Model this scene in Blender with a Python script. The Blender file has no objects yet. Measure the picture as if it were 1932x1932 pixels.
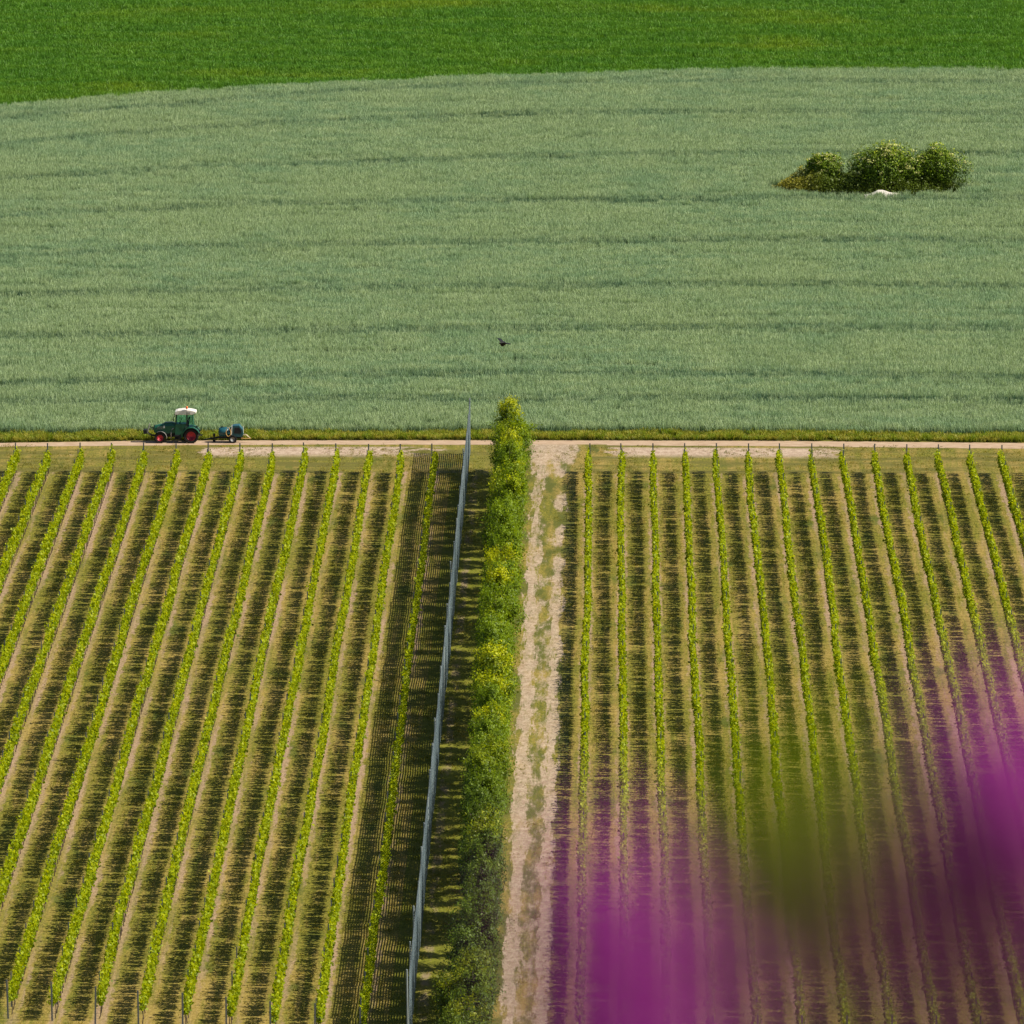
import bpy, math, random
import numpy as np
from mathutils import Vector, Matrix

random.seed(7)
rng = np.random.default_rng(11)
SC = bpy.context.scene
COL = SC.collection

# ------------------------------------------------------------------ camera
FN = 9.0                                    # focal length in picture widths
TH = math.atan(1.437 / FN)                  # tilt down
PSI = math.atan(0.1004 * math.cos(TH) / FN)  # small turn left of the vine rows (+Y)
HC = 97.0                                   # the viewpoint is on a hill above the valley
FH = Vector((-math.sin(PSI), math.cos(PSI), 0))
RT = Vector((math.cos(PSI), math.sin(PSI), 0))
FW = FH * math.cos(TH) - Vector((0, 0, 1)) * math.sin(TH)
UP = FH * math.sin(TH) + Vector((0, 0, 1)) * math.cos(TH)
CAMP = Vector((0, 0, HC))
cd = bpy.data.cameras.new('camera')
cd.sensor_width = 36
cd.lens = FN * 36
cd.clip_start = 0.1
cd.clip_end = 6000
cd.dof.use_dof = True
cd.dof.focus_distance = 640
cd.dof.aperture_fstop = 7.0
cam = bpy.data.objects.new('camera', cd)
COL.objects.link(cam)
m = Matrix((RT, UP, -FW)).transposed().to_4x4()
m.translation = CAMP
cam.matrix_world = m
SC.camera = cam

# ------------------------------------------------------------------ light
EL, AZ = math.radians(44), math.radians(5)
SUN = Vector((math.cos(EL) * math.cos(AZ), -math.cos(EL) * math.sin(AZ), math.sin(EL)))
W = bpy.data.worlds.new('World')
SC.world = W
W.use_nodes = True
wn = W.node_tree
sky = wn.nodes.new('ShaderNodeTexSky')
sky.sky_type = 'NISHITA'
sky.sun_disc = False
sky.sun_elevation = EL
sky.sun_rotation = math.atan2(SUN.x, SUN.y)
wn.links.new(sky.outputs[0], wn.nodes['Background'].inputs[0])
wn.nodes['Background'].inputs[1].default_value = 0.056
sd = bpy.data.lights.new('sun', 'SUN')
sd.energy = 5.0
sd.angle = math.radians(0.5)
sd.color = (1.0, 0.92, 0.77)
sun = bpy.data.objects.new('sun', sd)
COL.objects.link(sun)
sun.rotation_euler = SUN.to_track_quat('Z', 'Y').to_euler()
sun.location = (200, 300, 300)
SC.view_settings.view_transform = 'Standard'
SC.view_settings.look = 'None'
SC.view_settings.exposure = 0.6
SC.view_settings.gamma = 1
SC.render.engine = 'CYCLES'
SC.cycles.use_denoising = True
SC.cycles.max_bounces = 6
SC.cycles.diffuse_bounces = 3
SC.cycles.transmission_bounces = 4
SC.cycles.transparent_max_bounces = 6
SC.cycles.use_adaptive_sampling = False

# ------------------------------------------------------------------ helpers
def gp(px, py, z=0.0):
    """ground point seen at a place in the 1932-wide photograph"""
    d = FW * FN + RT * (px / 1932 - .5) - UP * (py / 1932 - .5)
    t = (z - HC) / d.z
    return CAMP + d * t

def ray(px, py, dist):
    d = FW * FN + RT * (px / 1932 - .5) - UP * (py / 1932 - .5)
    return CAMP + d.normalized() * dist

def curveY(pts, z=0.0):
    """photo points of a line on the ground -> function Y(X)"""
    q = [gp(*p, z) for p in pts]
    xs = np.array([v.x for v in q]); ys = np.array([v.y for v in q])
    xs2 = np.concatenate([[xs[0] - 60], xs, [xs[-1] + 60]])
    ys2 = np.concatenate([[ys[0] + (ys[0] - ys[1]) / (xs[0] - xs[1]) * -60], ys,
                          [ys[-1] + (ys[-1] - ys[-2]) / (xs[-1] - xs[-2]) * 60]])
    return lambda X: np.interp(X, xs2, ys2)

_lat = rng.random((256, 256))
def vnoise(x, y, seed=0):
    x = np.asarray(x, float) + seed * 17.3; y = np.asarray(y, float) + seed * 9.7
    xi = np.floor(x).astype(int); yi = np.floor(y).astype(int)
    fx = x - xi; fy = y - yi
    fx = fx * fx * (3 - 2 * fx); fy = fy * fy * (3 - 2 * fy)
    a = _lat[xi % 256, yi % 256]; b = _lat[(xi + 1) % 256, yi % 256]
    c = _lat[xi % 256, (yi + 1) % 256]; d = _lat[(xi + 1) % 256, (yi + 1) % 256]
    return (a * (1 - fx) + b * fx) * (1 - fy) + (c * (1 - fx) + d * fx) * fy

def fbm(x, y, seed=0):
    return (vnoise(x, y, seed) * .55 + vnoise(x * 2.1, y * 2.1, seed + 3) * .3 + vnoise(x * 4.3, y * 4.3, seed + 5) * .15)

def tag(o, label=None, cat=None, group=None, kind=None):
    if label: o['label'] = label
    if cat: o['category'] = cat
    if group: o['group'] = group
    if kind: o['kind'] = kind
    return o

def link(o, parent=None):
    COL.objects.link(o)
    if parent is not None:
        o.parent = parent
    return o

def empty(name, loc=(0, 0, 0), rz=0):
    o = bpy.data.objects.new(name, None)
    o.location = loc
    o.rotation_euler = (0, 0, rz)
    o.empty_display_size = .3
    return link(o)

def mesh_np(name, v, f, mat, cols=None, smooth=False):
    """v (n,3), f (m,k) arrays -> mesh ; cols: optional (n,) float attribute 'tone'"""
    me = bpy.data.meshes.new(name)
    v = np.asarray(v, np.float32); f = np.asarray(f, np.int32)
    k = f.shape[1]
    me.vertices.add(len(v)); me.vertices.foreach_set('co', v.ravel())
    me.loops.add(f.size); me.loops.foreach_set('vertex_index', f.ravel())
    me.polygons.add(len(f))
    me.polygons.foreach_set('loop_start', np.arange(0, f.size, k, dtype=np.int32))
    me.polygons.foreach_set('loop_total', np.full(len(f), k, np.int32))
    if smooth:
        me.polygons.foreach_set('use_smooth', np.ones(len(f), bool))
    if cols is not None:
        a = me.attributes.new('tone', 'FLOAT', 'POINT')
        a.data.foreach_set('value', np.asarray(cols, np.float32))
    me.update(calc_edges=True)
    if mat: me.materials.append(mat)
    return me

class MB:
    """collects shapes for ONE mesh object"""
    def __init__(s): s.v = []; s.f = []
    def add(s, vs, fs):
        o = len(s.v)
        s.v += [tuple(p) for p in vs]
        s.f += [tuple(i + o for i in f) for f in fs]
        return s
    def box(s, c, d, rot=None, taper=(1, 1), bev=0):
        hx, hy, hz = d[0] / 2, d[1] / 2, d[2] / 2
        P = []
        for z, k in ((-hz, (1, 1)), (hz, taper)):
            for x, y in ((-hx, -hy), (hx, -hy), (hx, hy), (-hx, hy)):
                P.append(Vector((x * k[0], y * k[1], z)))
        if rot is not None: P = [rot @ p for p in P]
        P = [p + Vector(c) for p in P]
        return s.add(P, [(3, 2, 1, 0), (4, 5, 6, 7), (0, 1, 5, 4), (1, 2, 6, 5), (2, 3, 7, 6), (3, 0, 4, 7)])
    def prism(s, prof, y0, y1):
        """profile in x,z pulled along y"""
        n = len(prof)
        P = [(x, y0, z) for x, z in prof] + [(x, y1, z) for x, z in prof]
        F = [tuple(range(n)), tuple(range(2 * n - 1, n - 1, -1))]
        for i in range(n):
            j = (i + 1) % n
            F.append((i, i + n, j + n, j))
        return s.add(P, F)
    def loft(s, rings, caps=True):
        n = len(rings[0]); P = [p for r in rings for p in r]; F = []
        for k in range(len(rings) - 1):
            for i in range(n):
                j = (i + 1) % n
                F.append((k * n + i, k * n + j, (k + 1) * n + j, (k + 1) * n + i))
        if caps:
            F.append(tuple(range(n - 1, -1, -1))); F.append(tuple(range((len(rings) - 1) * n, len(rings) * n)))
        return s.add(P, F)
    def tube(s, pts, rad, n=6, caps=True):
        pts = [Vector(p) for p in pts]
        if not hasattr(rad, '__len__'): rad = [rad] * len(pts)
        rings = []
        for i, p in enumerate(pts):
            t = (pts[min(i + 1, len(pts) - 1)] - pts[max(i - 1, 0)]).normalized()
            a = t.orthogonal().normalized() if abs(t.z) > .9 else t.cross(Vector((0, 0, 1))).normalized()
            b = t.cross(a)
            rings.append([p + (a * math.cos(2 * math.pi * k / n) + b * math.sin(2 * math.pi * k / n)) * rad[i] for k in range(n)])
        return s.loft(rings, caps)
    def lathe_y(s, prof, c, n=20, caps=True):
        """profile (r, y) turned about the y axis through c"""
        rings = []
        for r, y in prof:
            rings.append([(c[0] + r * math.cos(2 * math.pi * k / n), c[1] + y, c[2] + r * math.sin(2 * math.pi * k / n)) for k in range(n)])
        return s.loft(rings, caps)
    def build(s, name, mat, parent=None, smooth=False, bevel=0):
        me = bpy.data.meshes.new(name)
        me.from_pydata(s.v, [], s.f)
        if smooth:
            me.polygons.foreach_set('use_smooth', [True] * len(me.polygons))
        me.materials.append(mat)
        me.update()
        o = link(bpy.data.objects.new(name, me), parent)
        if bevel:
            b = o.modifiers.new('bevel', 'BEVEL'); b.width = bevel; b.segments = 2; b.limit_method = 'ANGLE'
        return o

def obj(name, me, parent=None):
    return link(bpy.data.objects.new(name, me), parent)

ORD = ['first', 'second', 'third', 'fourth', 'fifth', 'sixth', 'seventh', 'eighth', 'ninth', 'tenth', 'eleventh', 'twelfth',
       'thirteenth', 'fourteenth', 'fifteenth', 'sixteenth', 'seventeenth', 'eighteenth', 'nineteenth', 'twentieth']
TENS = {20: 'twenty', 30: 'thirty', 40: 'forty', 50: 'fifty', 60: 'sixty', 70: 'seventy', 80: 'eighty', 90: 'ninety'}
TENTH = {30: 'thirtieth', 40: 'fortieth', 50: 'fiftieth', 60: 'sixtieth', 70: 'seventieth', 80: 'eightieth', 90: 'ninetieth'}
def ordinal(n):
    if n <= 20: return ORD[n - 1]
    if n % 10 == 0: return TENTH[n]
    return TENS[n // 10 * 10] + '-' + ORD[n % 10 - 1]

# ------------------------------------------------------------------ materials
class NT:
    def __init__(s, name):
        s.m = bpy.data.materials.new(name); s.m.use_nodes = True
        s.t = s.m.node_tree; s.bsdf = s.t.nodes['Principled BSDF']; s.out = s.t.nodes['Material Output']
        s.bsdf.inputs['Specular IOR Level'].default_value = .2
        s.bsdf.inputs['Roughness'].default_value = .8
    def node(s, typ, **kw):
        n = s.t.nodes.new(typ)
        for k, v in kw.items(): setattr(n, k, v)
        return n
    def put(s, sock, val):
        if isinstance(val, bpy.types.NodeSocket): s.t.links.new(val, sock)
        elif val is not None: sock.default_value = val
    def math(s, op, a, b=None, c=None, clamp=False):
        n = s.node('ShaderNodeMath', operation=op, use_clamp=clamp)
        for i, x in enumerate((a, b, c)): s.put(n.inputs[i], x)
        return n.outputs[0]
    def mix(s, fac, a, b, mode='MIX'):
        n = s.node('ShaderNodeMix', data_type='RGBA', blend_type=mode)
        s.put(n.inputs[0], fac)
        s.put(n.inputs[6], a if isinstance(a, bpy.types.NodeSocket) else (*a, 1))
        s.put(n.inputs[7], b if isinstance(b, bpy.types.NodeSocket) else (*b, 1))
        return n.outputs[2]
    def smooth(s, x, lo, hi, a=0., b=1.):
        n = s.node('ShaderNodeMapRange', interpolation_type='SMOOTHSTEP')
        s.put(n.inputs[0], x); s.put(n.inputs[1], lo); s.put(n.inputs[2], hi); s.put(n.inputs[3], a); s.put(n.inputs[4], b)
        return n.outputs[0]
    def pos(s):
        if not hasattr(s, '_p'): s._p = s.node('ShaderNodeNewGeometry').outputs['Position']
        return s._p
    def opos(s):
        return s.node('ShaderNodeTexCoord').outputs['Object']
    def xyz(s):
        if not hasattr(s, '_x'):
            n = s.node('ShaderNodeSeparateXYZ'); s.t.links.new(s.pos(), n.inputs[0]); s._x = n.outputs
        return s._x
    def noise(s, scale, detail=4, rough=.6, off=(0, 0, 0), vec=None, dist=0):
        mp = s.node('ShaderNodeMapping')
        s.t.links.new(vec or s.pos(), mp.inputs[0])
        mp.inputs['Scale'].default_value = scale if hasattr(scale, '__len__') else (scale,) * 3
        mp.inputs['Location'].default_value = off
        n = s.node('ShaderNodeTexNoise')
        n.inputs['Scale'].default_value = 1; n.inputs['Detail'].default_value = detail; n.inputs['Roughness'].default_value = rough
        n.inputs['Distortion'].default_value = dist
        s.t.links.new(mp.outputs[0], n.inputs[0])
        return n.outputs[0]
    def attr(s, name):
        n = s.node('ShaderNodeAttribute', attribute_name=name); return n.outputs['Fac']
    def rand(s):
        return s.node('ShaderNodeObjectInfo').outputs['Random']
    def bump(s, h, strength, dist):
        n = s.node('ShaderNodeBump'); n.inputs['Strength'].default_value = strength; n.inputs['Distance'].default_value = dist
        s.put(n.inputs['Height'], h); s.t.links.new(n.outputs[0], s.bsdf.inputs['Normal'])
    def color(s, c):
        s.put(s.bsdf.inputs['Base Color'], c if isinstance(c, bpy.types.NodeSocket) else (*c, 1)); return s
    def leaf(s, c, trans=.45, tint=(1.15, 1.1, .45)):
        """leaf: diffuse + gloss front, light shining through"""
        s.color(c)
        tr = s.node('ShaderNodeBsdfTranslucent')
        s.put(tr.inputs[0], s.mix(1., c, tint, 'MULTIPLY'))
        mx = s.node('ShaderNodeMixShader'); mx.inputs[0].default_value = trans
        s.t.links.new(s.bsdf.outputs[0], mx.inputs[1]); s.t.links.new(tr.outputs[0], mx.inputs[2])
        s.t.links.new(mx.outputs[0], s.out.inputs[0])
        s.bsdf.inputs['Roughness'].default_value = .5
        return s

def plain(name, c, rough=.5, metal=0, spec=.4, var=.15, scale=3.):
    n = NT(name)
    o = n.noise(scale, 5, .65, vec=n.opos())
    k = n.smooth(o, .3, .75, 1 - var, 1 + var)
    cc = n.mix(1., c, n.node('ShaderNodeCombineColor').outputs[0], 'MULTIPLY')
    cmb = cc.node.inputs[7].links[0].from_node
    for i in range(3): n.t.links.new(k, cmb.inputs[i])
    n.color(cc)
    n.bsdf.inputs['Roughness'].default_value = rough; n.bsdf.inputs['Metallic'].default_value = metal
    n.bsdf.inputs['Specular IOR Level'].default_value = spec
    return n.m

# ---- layout numbers (metres), read off the photograph
XL0 = gp(820, 890).x                          # last row beside the net
SL = (gp(757, 890).x - gp(30, 890).x) / 12    # spacing of the left block
XR0 = gp(1112, 891).x
SR = (gp(1888, 891).x - gp(1112, 891).x) / 13
XFENCE = gp(883, 901).x
XTREE = gp(966, 893).x
XPL, XPR = gp(1011, 978).x, gp(1056, 978).x   # wheel tracks of the chalk path
YEND = gp(400, 889).y                         # far end of the rows
track_back = curveY([(0, 836), (300, 831.5), (600, 831), (1000, 831), (1450, 832), (1932, 836)])
track_front = curveY([(0, 843), (300, 840.5), (600, 839), (1000, 839.5), (1450, 842), (1932, 847)])
wheat_front = curveY([(0, 823), (500, 821), (1000, 820), (1450, 822), (1932, 825)])
wheat_back = curveY([(0, 198), (240, 178), (480, 162), (700, 150), (850, 144), (1100, 137), (1300, 130), (1500, 129), (1932, 129)], .7)
TRAM = [curveY(p, .62) for p in (
    [(0, 757), (480, 752), (1000, 751), (1450, 750), (1932, 755)],
    [(0, 724), (350, 714), (966, 703), (1450, 706), (1932, 712)],
    [(0, 635), (480, 627), (966, 620), (1450, 617), (1932, 621)],
    [(0, 556), (480, 547), (966, 540), (1450, 536), (1932, 541)],
    [(0, 487), (250, 471), (480, 462), (966, 456), (1450, 450), (1932, 456)],
    [(0, 407), (480, 385), (966, 378), (1450, 373), (1932, 373)],
    [(0, 337), (480, 311), (966, 296), (1450, 288), (1932, 290)],
    [(0, 273), (250, 250), (480, 235), (966, 214), (1450, 210), (1932, 215)],
    [(0, 222), (480, 185), (700, 168), (966, 158), (1450, 152), (1932, 155)])]

def ground_color(n):
    """mown grass, straw and bare chalky soil of the vineyard floor; n is an NT"""
    x, y, z = n.xyz()
    big = n.noise((.22, .05, 1), 4, .6)
    streak = n.noise((1.9, .10, 1), 4, .65, off=(3, 1, 0))
    fine = n.noise((7, 2.2, 1), 4, .7, off=(9, 4, 0))
    grass = n.mix(n.smooth(fine, .35, .68), (.092, .098, .010), (.225, .195, .024))
    straw = n.mix(n.smooth(fine, .3, .7), (.20, .145, .028), (.32, .235, .066))
    c = n.mix(n.smooth(n.math('ADD', n.math('MULTIPLY', big, .5), n.math('MULTIPLY', streak, .5)), .44, .60), grass, straw)
    green = n.noise((.5, .12, 1), 3, .6, off=(21, 8, 0))
    c = n.mix(n.smooth(green, .55, .72, 0, .75), c, (.058, .085, .009))
    # bare strip under the vines, tyre-worn soil beside it
    inL = n.math('LESS_THAN', x, XL0 + .9)
    inR = n.math('GREATER_THAN', x, XR0 - .9)
    inY = n.smooth(y, YEND + .6, YEND - .6)
    dL = n.math('PINGPONG', n.math('SUBTRACT', x, XL0), SL / 2)
    dR = n.math('PINGPONG', n.math('SUBTRACT', x, XR0), SR / 2)
    d = n.math('ADD', n.math('MULTIPLY', dL, inL), n.math('ADD', n.math('MULTIPLY', dR, inR),
        n.math('SUBTRACT', 1., n.math('ADD', inL, inR))))
    d = n.math('ADD', d, n.smooth(n.noise((2.5, .5, 1), 4, .7, off=(5, 5, 0)), .25, .75, -.2, .22))
    soil = n.mix(n.smooth(fine, .3, .7), (.22, .145, .088), (.37, .26, .175))
    msk = n.math('MULTIPLY', n.smooth(d, .44, .22), inY)
    c = n.mix(n.math('MULTIPLY', msk, n.smooth(n.noise((1.1, .045, 1), 3, .6, off=(31, 2, 0)), .36, .64, .05, .95)), c, soil)
    return c, fine

def chalk_color(n):
    f = n.noise((2.5, 1.2, 1), 5, .7, off=(2, 7, 0))
    return n.mix(n.smooth(f, .3, .7), (.30, .21, .15), (.50, .39, .30))

# ground sheet of the vineyard floor
n = NT('vineyard_floor')
c, fine = ground_color(n)
x, y, z = n.xyz()
# strip of dug chalky soil along the foot of the windbreak net
btw = n.math('MULTIPLY', n.math('GREATER_THAN', x, XFENCE - 1.2), n.math('LESS_THAN', x, XPL - .3))
c = n.mix(n.math('MULTIPLY', btw, n.smooth(n.noise((.9, .3, 1), 4, .7, off=(2, 2, 0)), .3, .6, .5, 1)), c, n.mix(fine, (.075, .085, .006), (.20, .20, .015)))
dn = n.math('ABSOLUTE', n.math('SUBTRACT', x, XFENCE + .45))
c = n.mix(n.math('MULTIPLY', n.smooth(dn, .38, .12), n.smooth(n.noise((1.2, .3, 1), 4, .7), .42, .66, 0, .8)), c, (.25, .18, .12))
n.color(c); n.bump(fine, .6, .06); n.bsdf.inputs['Roughness'].default_value = .95
M_GROUND = n.m

n = NT('headland_grass')
c, fine = ground_color(n)
x, y, z = n.xyz()
# distance in front of the track line (the line bends a little)
tx = n.math('DIVIDE', x, 36.)
yl = n.math('ADD', float(track_front(0.)), n.math('ADD', n.math('MULTIPLY', tx, float(track_front(36.) - track_front(-36.)) / 2),
     n.math('MULTIPLY', n.math('MULTIPLY', tx, tx), float(track_front(36.) + track_front(-36.)) / 2 - float(track_front(0.)))))
v = n.math('SUBTRACT', yl, y)
gx1 = n.math('MULTIPLY', n.smooth(x, gp(1100, 850).x, gp(1230, 850).x), n.smooth(x, gp(1640, 850).x, gp(1480, 850).x))
gx2 = n.math('MULTIPLY', n.smooth(x, gp(360, 850).x, gp(420, 850).x), n.smooth(x, gp(980, 850).x, gp(600, 850).x))
gx = n.math('MAXIMUM', gx1, n.math('MULTIPLY', gx2, .75))
band = n.math('MULTIPLY', n.smooth(v, .5, 1.4), n.smooth(v, 6.2, 3.6))
ch = n.noise((.55, .55, 1), 6, .72, off=(4, 2, 0))
thr = n.math('ADD', ch, n.math('MULTIPLY', n.math('SUBTRACT', gx, .25), .42))
msk = n.math('MULTIPLY', n.smooth(thr, .52, .60), band)
c = n.mix(n.smooth(n.noise((.12, .5, 1), 4, .6, off=(8, 8, 0)), .42, .6), c, (.115, .105, .018))
c = n.mix(n.math('MULTIPLY', msk, .95), c, chalk_color(n))
n.color(c); n.bump(fine, .6, .05)
M_HEAD = n.m

n = NT('packed_chalk_track')
f1 = n.noise((1.2, 3.5, 1), 5, .65)
c = n.mix(n.smooth(f1, .3, .7), (.33, .225, .145), (.46, .345, .245))
n.color(c); n.bump(f1, .4, .04)
M_TRACK = n.m

n = NT('worn_chalk_path')
c, fine = ground_color(n)
x, y, z = n.xyz()
c = n.mix(n.smooth(n.noise((.8, .15, 1), 3, .6, off=(2, 9, 0)), .4, .62), c, (.085, .092, .014))
jit = n.smooth(n.noise((1.6, .12, 1), 5, .75, off=(1, 2, 3)), .2, .8, -.5, .5)
xa = n.math('ADD', x, jit)
wl = n.smooth(n.math('ABSOLUTE', n.math('SUBTRACT', xa, XPL)), .62, .24)
wr = n.smooth(n.math('ABSOLUTE', n.math('SUBTRACT', xa, XPR)), .55, .22)
mid = n.math('MULTIPLY', n.smooth(n.math('ABSOLUTE', n.math('SUBTRACT', xa, (XPL + XPR) / 2)), 1.25, .7), .55)
wear = n.math('MAXIMUM', n.math('MAXIMUM', wl, wr), mid)
fork = n.math('MULTIPLY', n.smooth(y, YEND - 2, YEND + 7), n.smooth(n.math('ABSOLUTE', n.math('SUBTRACT', x, XPL + 1.0)), 2.4, 1.2))
wear = n.math('MAXIMUM', wear, n.math('MULTIPLY', fork, 1.15))
pn = n.noise((1.6, .22, 1), 6, .75, off=(6, 3, 0))
blank = n.smooth(n.noise((.35, .07, 1), 2, .5, off=(14, 3, 0)), .40, .56)
near = n.math('MAXIMUM', n.math('MAXIMUM', blank, n.math('MULTIPLY', wl, .8)), n.smooth(y, YEND - 30, YEND - 60))
near = n.math('MAXIMUM', near, fork)
mk = n.smooth(n.math('ADD', pn, n.math('MULTIPLY', n.math('SUBTRACT', n.math('MULTIPLY', wear, near), .5), .36)), .46, .68)
c = n.mix(n.math('MULTIPLY', n.math('MULTIPLY', mk, n.smooth(fine, .25, .6, .45, 1)), .9), c, chalk_color(n))
n.color(c); n.bump(fine, .6, .05)
M_PATH = n.m

n = NT('wheat_soil'); f1 = n.noise(3, 4); n.color(n.mix(f1, (.03, .035, .015), (.08, .075, .035))); M_SOIL = n.m
n = NT('far_field'); f1 = n.noise((.05, .12, 1), 5); n.color(n.mix(n.smooth(f1, .35, .65), (.03, .075, .012), (.08, .12, .015))); M_FAR = n.m
n = NT('hill_turf'); f1 = n.noise(.8, 6); n.color(n.mix(f1, (.05, .08, .015), (.12, .13, .03))); M_HILL = n.m

# ------------------------------------------------------------------ the setting
def sheet(name, fa, fb, x0, x1, nx, ny, z, mat, rough=0.):
    xs = np.linspace(x0, x1, nx)
    v = []
    for j in range(ny):
        t = j / (ny - 1)
        ya = np.array([float(fa(x)) for x in xs]); yb = np.array([float(fb(x)) for x in xs])
        e = rough * (fbm(xs * 1.3, np.full(nx, j * 7.7)) - .5) * 2 if j in (0, ny - 1) else 0
        Y = ya + (yb - ya) * t + e
        v.append(np.stack([xs, Y, np.full(nx, z)], 1))
    v = np.concatenate(v)
    f = [(j * nx + i, j * nx + i + 1, (j + 1) * nx + i + 1, (j + 1) * nx + i) for j in range(ny - 1) for i in range(nx - 1)]
    o = obj(name, mesh_np(name, v, f, mat)); o['kind'] = 'structure'
    return o
C_ = lambda k: (lambda X: k)
far = MB().add([(-3500, -400, -.05), (3500, -400, -.05), (3500, 5200, -.05), (-3500, 5200, -.05)], [(0, 1, 2, 3)]).build('ground', M_FAR)
far['kind'] = 'structure'
sheet('vineyard_floor', C_(300.), C_(YEND + 1.0), -75, 75, 40, 12, 0, M_GROUND)
sheet('headland', C_(YEND - .6), lambda X: track_front(X) + .6, -75, 75, 120, 4, .006, M_HEAD)
sheet('dirt_track', track_front, track_back, -75, 75, 300, 3, .012, M_TRACK, .16)
sheet('verge', lambda X: track_back(X) - .12, lambda X: wheat_front(X) + .5, -75, 75, 120, 3, .008, M_HEAD)
sheet('wheat_field_soil', wheat_front, wheat_back, -80, 80, 160, 4, .004, M_SOIL)
pv, pf = [], []
ys = np.linspace(300, float(track_front(XPL)) + .2, 60)
for i, yy in enumerate(ys):
    k = max(0, (yy - (YEND + 1)) / 8)
    pv += [(XPL - 1.3 - 1.2 * k, yy, .016), (XPR + 1.0 + 1.5 * k, yy, .016)]
pf = [(2 * i, 2 * i + 1, 2 * i + 3, 2 * i + 2) for i in range(len(ys) - 1)]
o = obj('chalk_path', mesh_np('chalk_path', pv, pf, M_PATH)); o['kind'] = 'structure'

# the hill the picture is taken from
def hill_z(x, y):
    if y < 3: h = 95.45
    else: h = 95.45 - 97 * (1 - math.exp(-((y - 3) / 130.) ** 1.15)) - .02 * (y - 3)
    return h + .25 * math.sin(x * .03) * min(1, abs(x) / 30) - (abs(x) / 120) ** 2 * 6
hx = np.linspace(-160, 160, 41); hy = np.concatenate([np.linspace(-120, 0, 13), np.linspace(1, 12, 12), np.linspace(18, 330, 48)])
hv = [(a, b, hill_z(a, b)) for b in hy for a in hx]
hf = [(j * 41 + i, j * 41 + i + 1, (j + 1) * 41 + i + 1, (j + 1) * 41 + i) for j in range(len(hy) - 1) for i in range(40)]
o = obj('hill', mesh_np('hill', hv, hf, M_HILL, smooth=True)); o['kind'] = 'structure'

# ------------------------------------------------------------------ grasses and crops (instanced tufts)
def tuft_mesh(name, mat, nb, h, spread, w, lean, seed):
    r = np.random.default_rng(seed)
    V, F, T = [], [], []
    for b in range(nb):
        a = r.uniform(0, 2 * math.pi); rr = spread * math.sqrt(r.random())
        bx, by = rr * math.cos(a), rr * math.sin(a)
        hh = h * r.uniform(.8, 1.08); la = r.uniform(0, 2 * math.pi); ll = lean * r.random() * hh
        wa = r.uniform(0, math.pi); wx, wy = math.cos(wa) * w / 2, math.sin(wa) * w / 2
        o = len(V)
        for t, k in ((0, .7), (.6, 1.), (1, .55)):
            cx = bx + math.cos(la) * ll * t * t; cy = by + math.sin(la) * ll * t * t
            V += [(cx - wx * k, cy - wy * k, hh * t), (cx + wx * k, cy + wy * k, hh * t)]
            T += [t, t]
        F += [(o, o + 1, o + 3, o + 2), (o + 2, o + 3, o + 5, o + 4)]
    return mesh_np(name, V, F, mat, T)

def instancer(name, P, rot, scl, meshes, label, cat=None, tram_shade=None):
    coll = bpy.data.collections.new(name + '_tufts')
    for i, me in enumerate(meshes):
        coll.objects.link(bpy.data.objects.new(f'{name}_tuft', me))
    me = bpy.data.meshes.new(name)
    P = np.asarray(P, np.float32); N = len(P)
    me.vertices.add(N); me.vertices.foreach_set('co', P.ravel())
    a = me.attributes.new('rot', 'FLOAT_VECTOR', 'POINT'); a.data.foreach_set('vector', np.asarray(rot, np.float32).ravel())
    a = me.attributes.new('scl', 'FLOAT_VECTOR', 'POINT'); a.data.foreach_set('vector', np.asarray(scl, np.float32).ravel())
    a = me.attributes.new('pick', 'INT', 'POINT'); a.data.foreach_set('value', rng.integers(0, len(meshes), N).astype(np.int32))
    if tram_shade is not None:
        a = me.attributes.new('tram_shade', 'FLOAT', 'POINT'); a.data.foreach_set('value', np.asarray(tram_shade, np.float32))
    g = bpy.data.node_groups.new(name, 'GeometryNodeTree')
    g.interface.new_socket('Geometry', in_out='INPUT', socket_type='NodeSocketGeometry')
    g.interface.new_socket('Geometry', in_out='OUTPUT', socket_type='NodeSocketGeometry')
    gi = g.nodes.new('NodeGroupInput'); go = g.nodes.new('NodeGroupOutput')
    mp = g.nodes.new('GeometryNodeMeshToPoints')
    ip = g.nodes.new('GeometryNodeInstanceOnPoints')
    ci = g.nodes.new('GeometryNodeCollectionInfo')
    ci.inputs['Collection'].default_value = coll
    ci.inputs['Separate Children'].default_value = True
    ci.inputs['Reset Children'].default_value = True
    g.links.new(gi.outputs[0], mp.inputs['Mesh'])
    g.links.new(mp.outputs[0], ip.inputs['Points'])
    g.links.new(ci.outputs[0], ip.inputs['Instance'])
    ip.inputs['Pick Instance'].default_value = True
    for nm, ty, sk in (('rot', 'FLOAT_VECTOR', 'Rotation'), ('scl', 'FLOAT_VECTOR', 'Scale'), ('pick', 'INT', 'Instance Index')):
        na = g.nodes.new('GeometryNodeInputNamedAttribute'); na.data_type = ty; na.inputs[0].default_value = nm
        g.links.new(na.outputs[0], ip.inputs[sk])
    g.links.new(ip.outputs[0], go.inputs[0])
    o = obj(name, me)
    md = o.modifiers.new('scatter', 'NODES'); md.node_group = g
    tag(o, label, cat, kind='stuff')
    return o

def scatter_attrs(N, tilt, s0, s1, hs=None):
    rot = np.stack([rng.normal(0, tilt, N), rng.normal(0, tilt, N), rng.uniform(0, 6.283, N)], 1)
    s = rng.uniform(s0, s1, N)
    hz = s if hs is None else s * hs
    return rot, np.stack([s, s, hz], 1)

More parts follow.
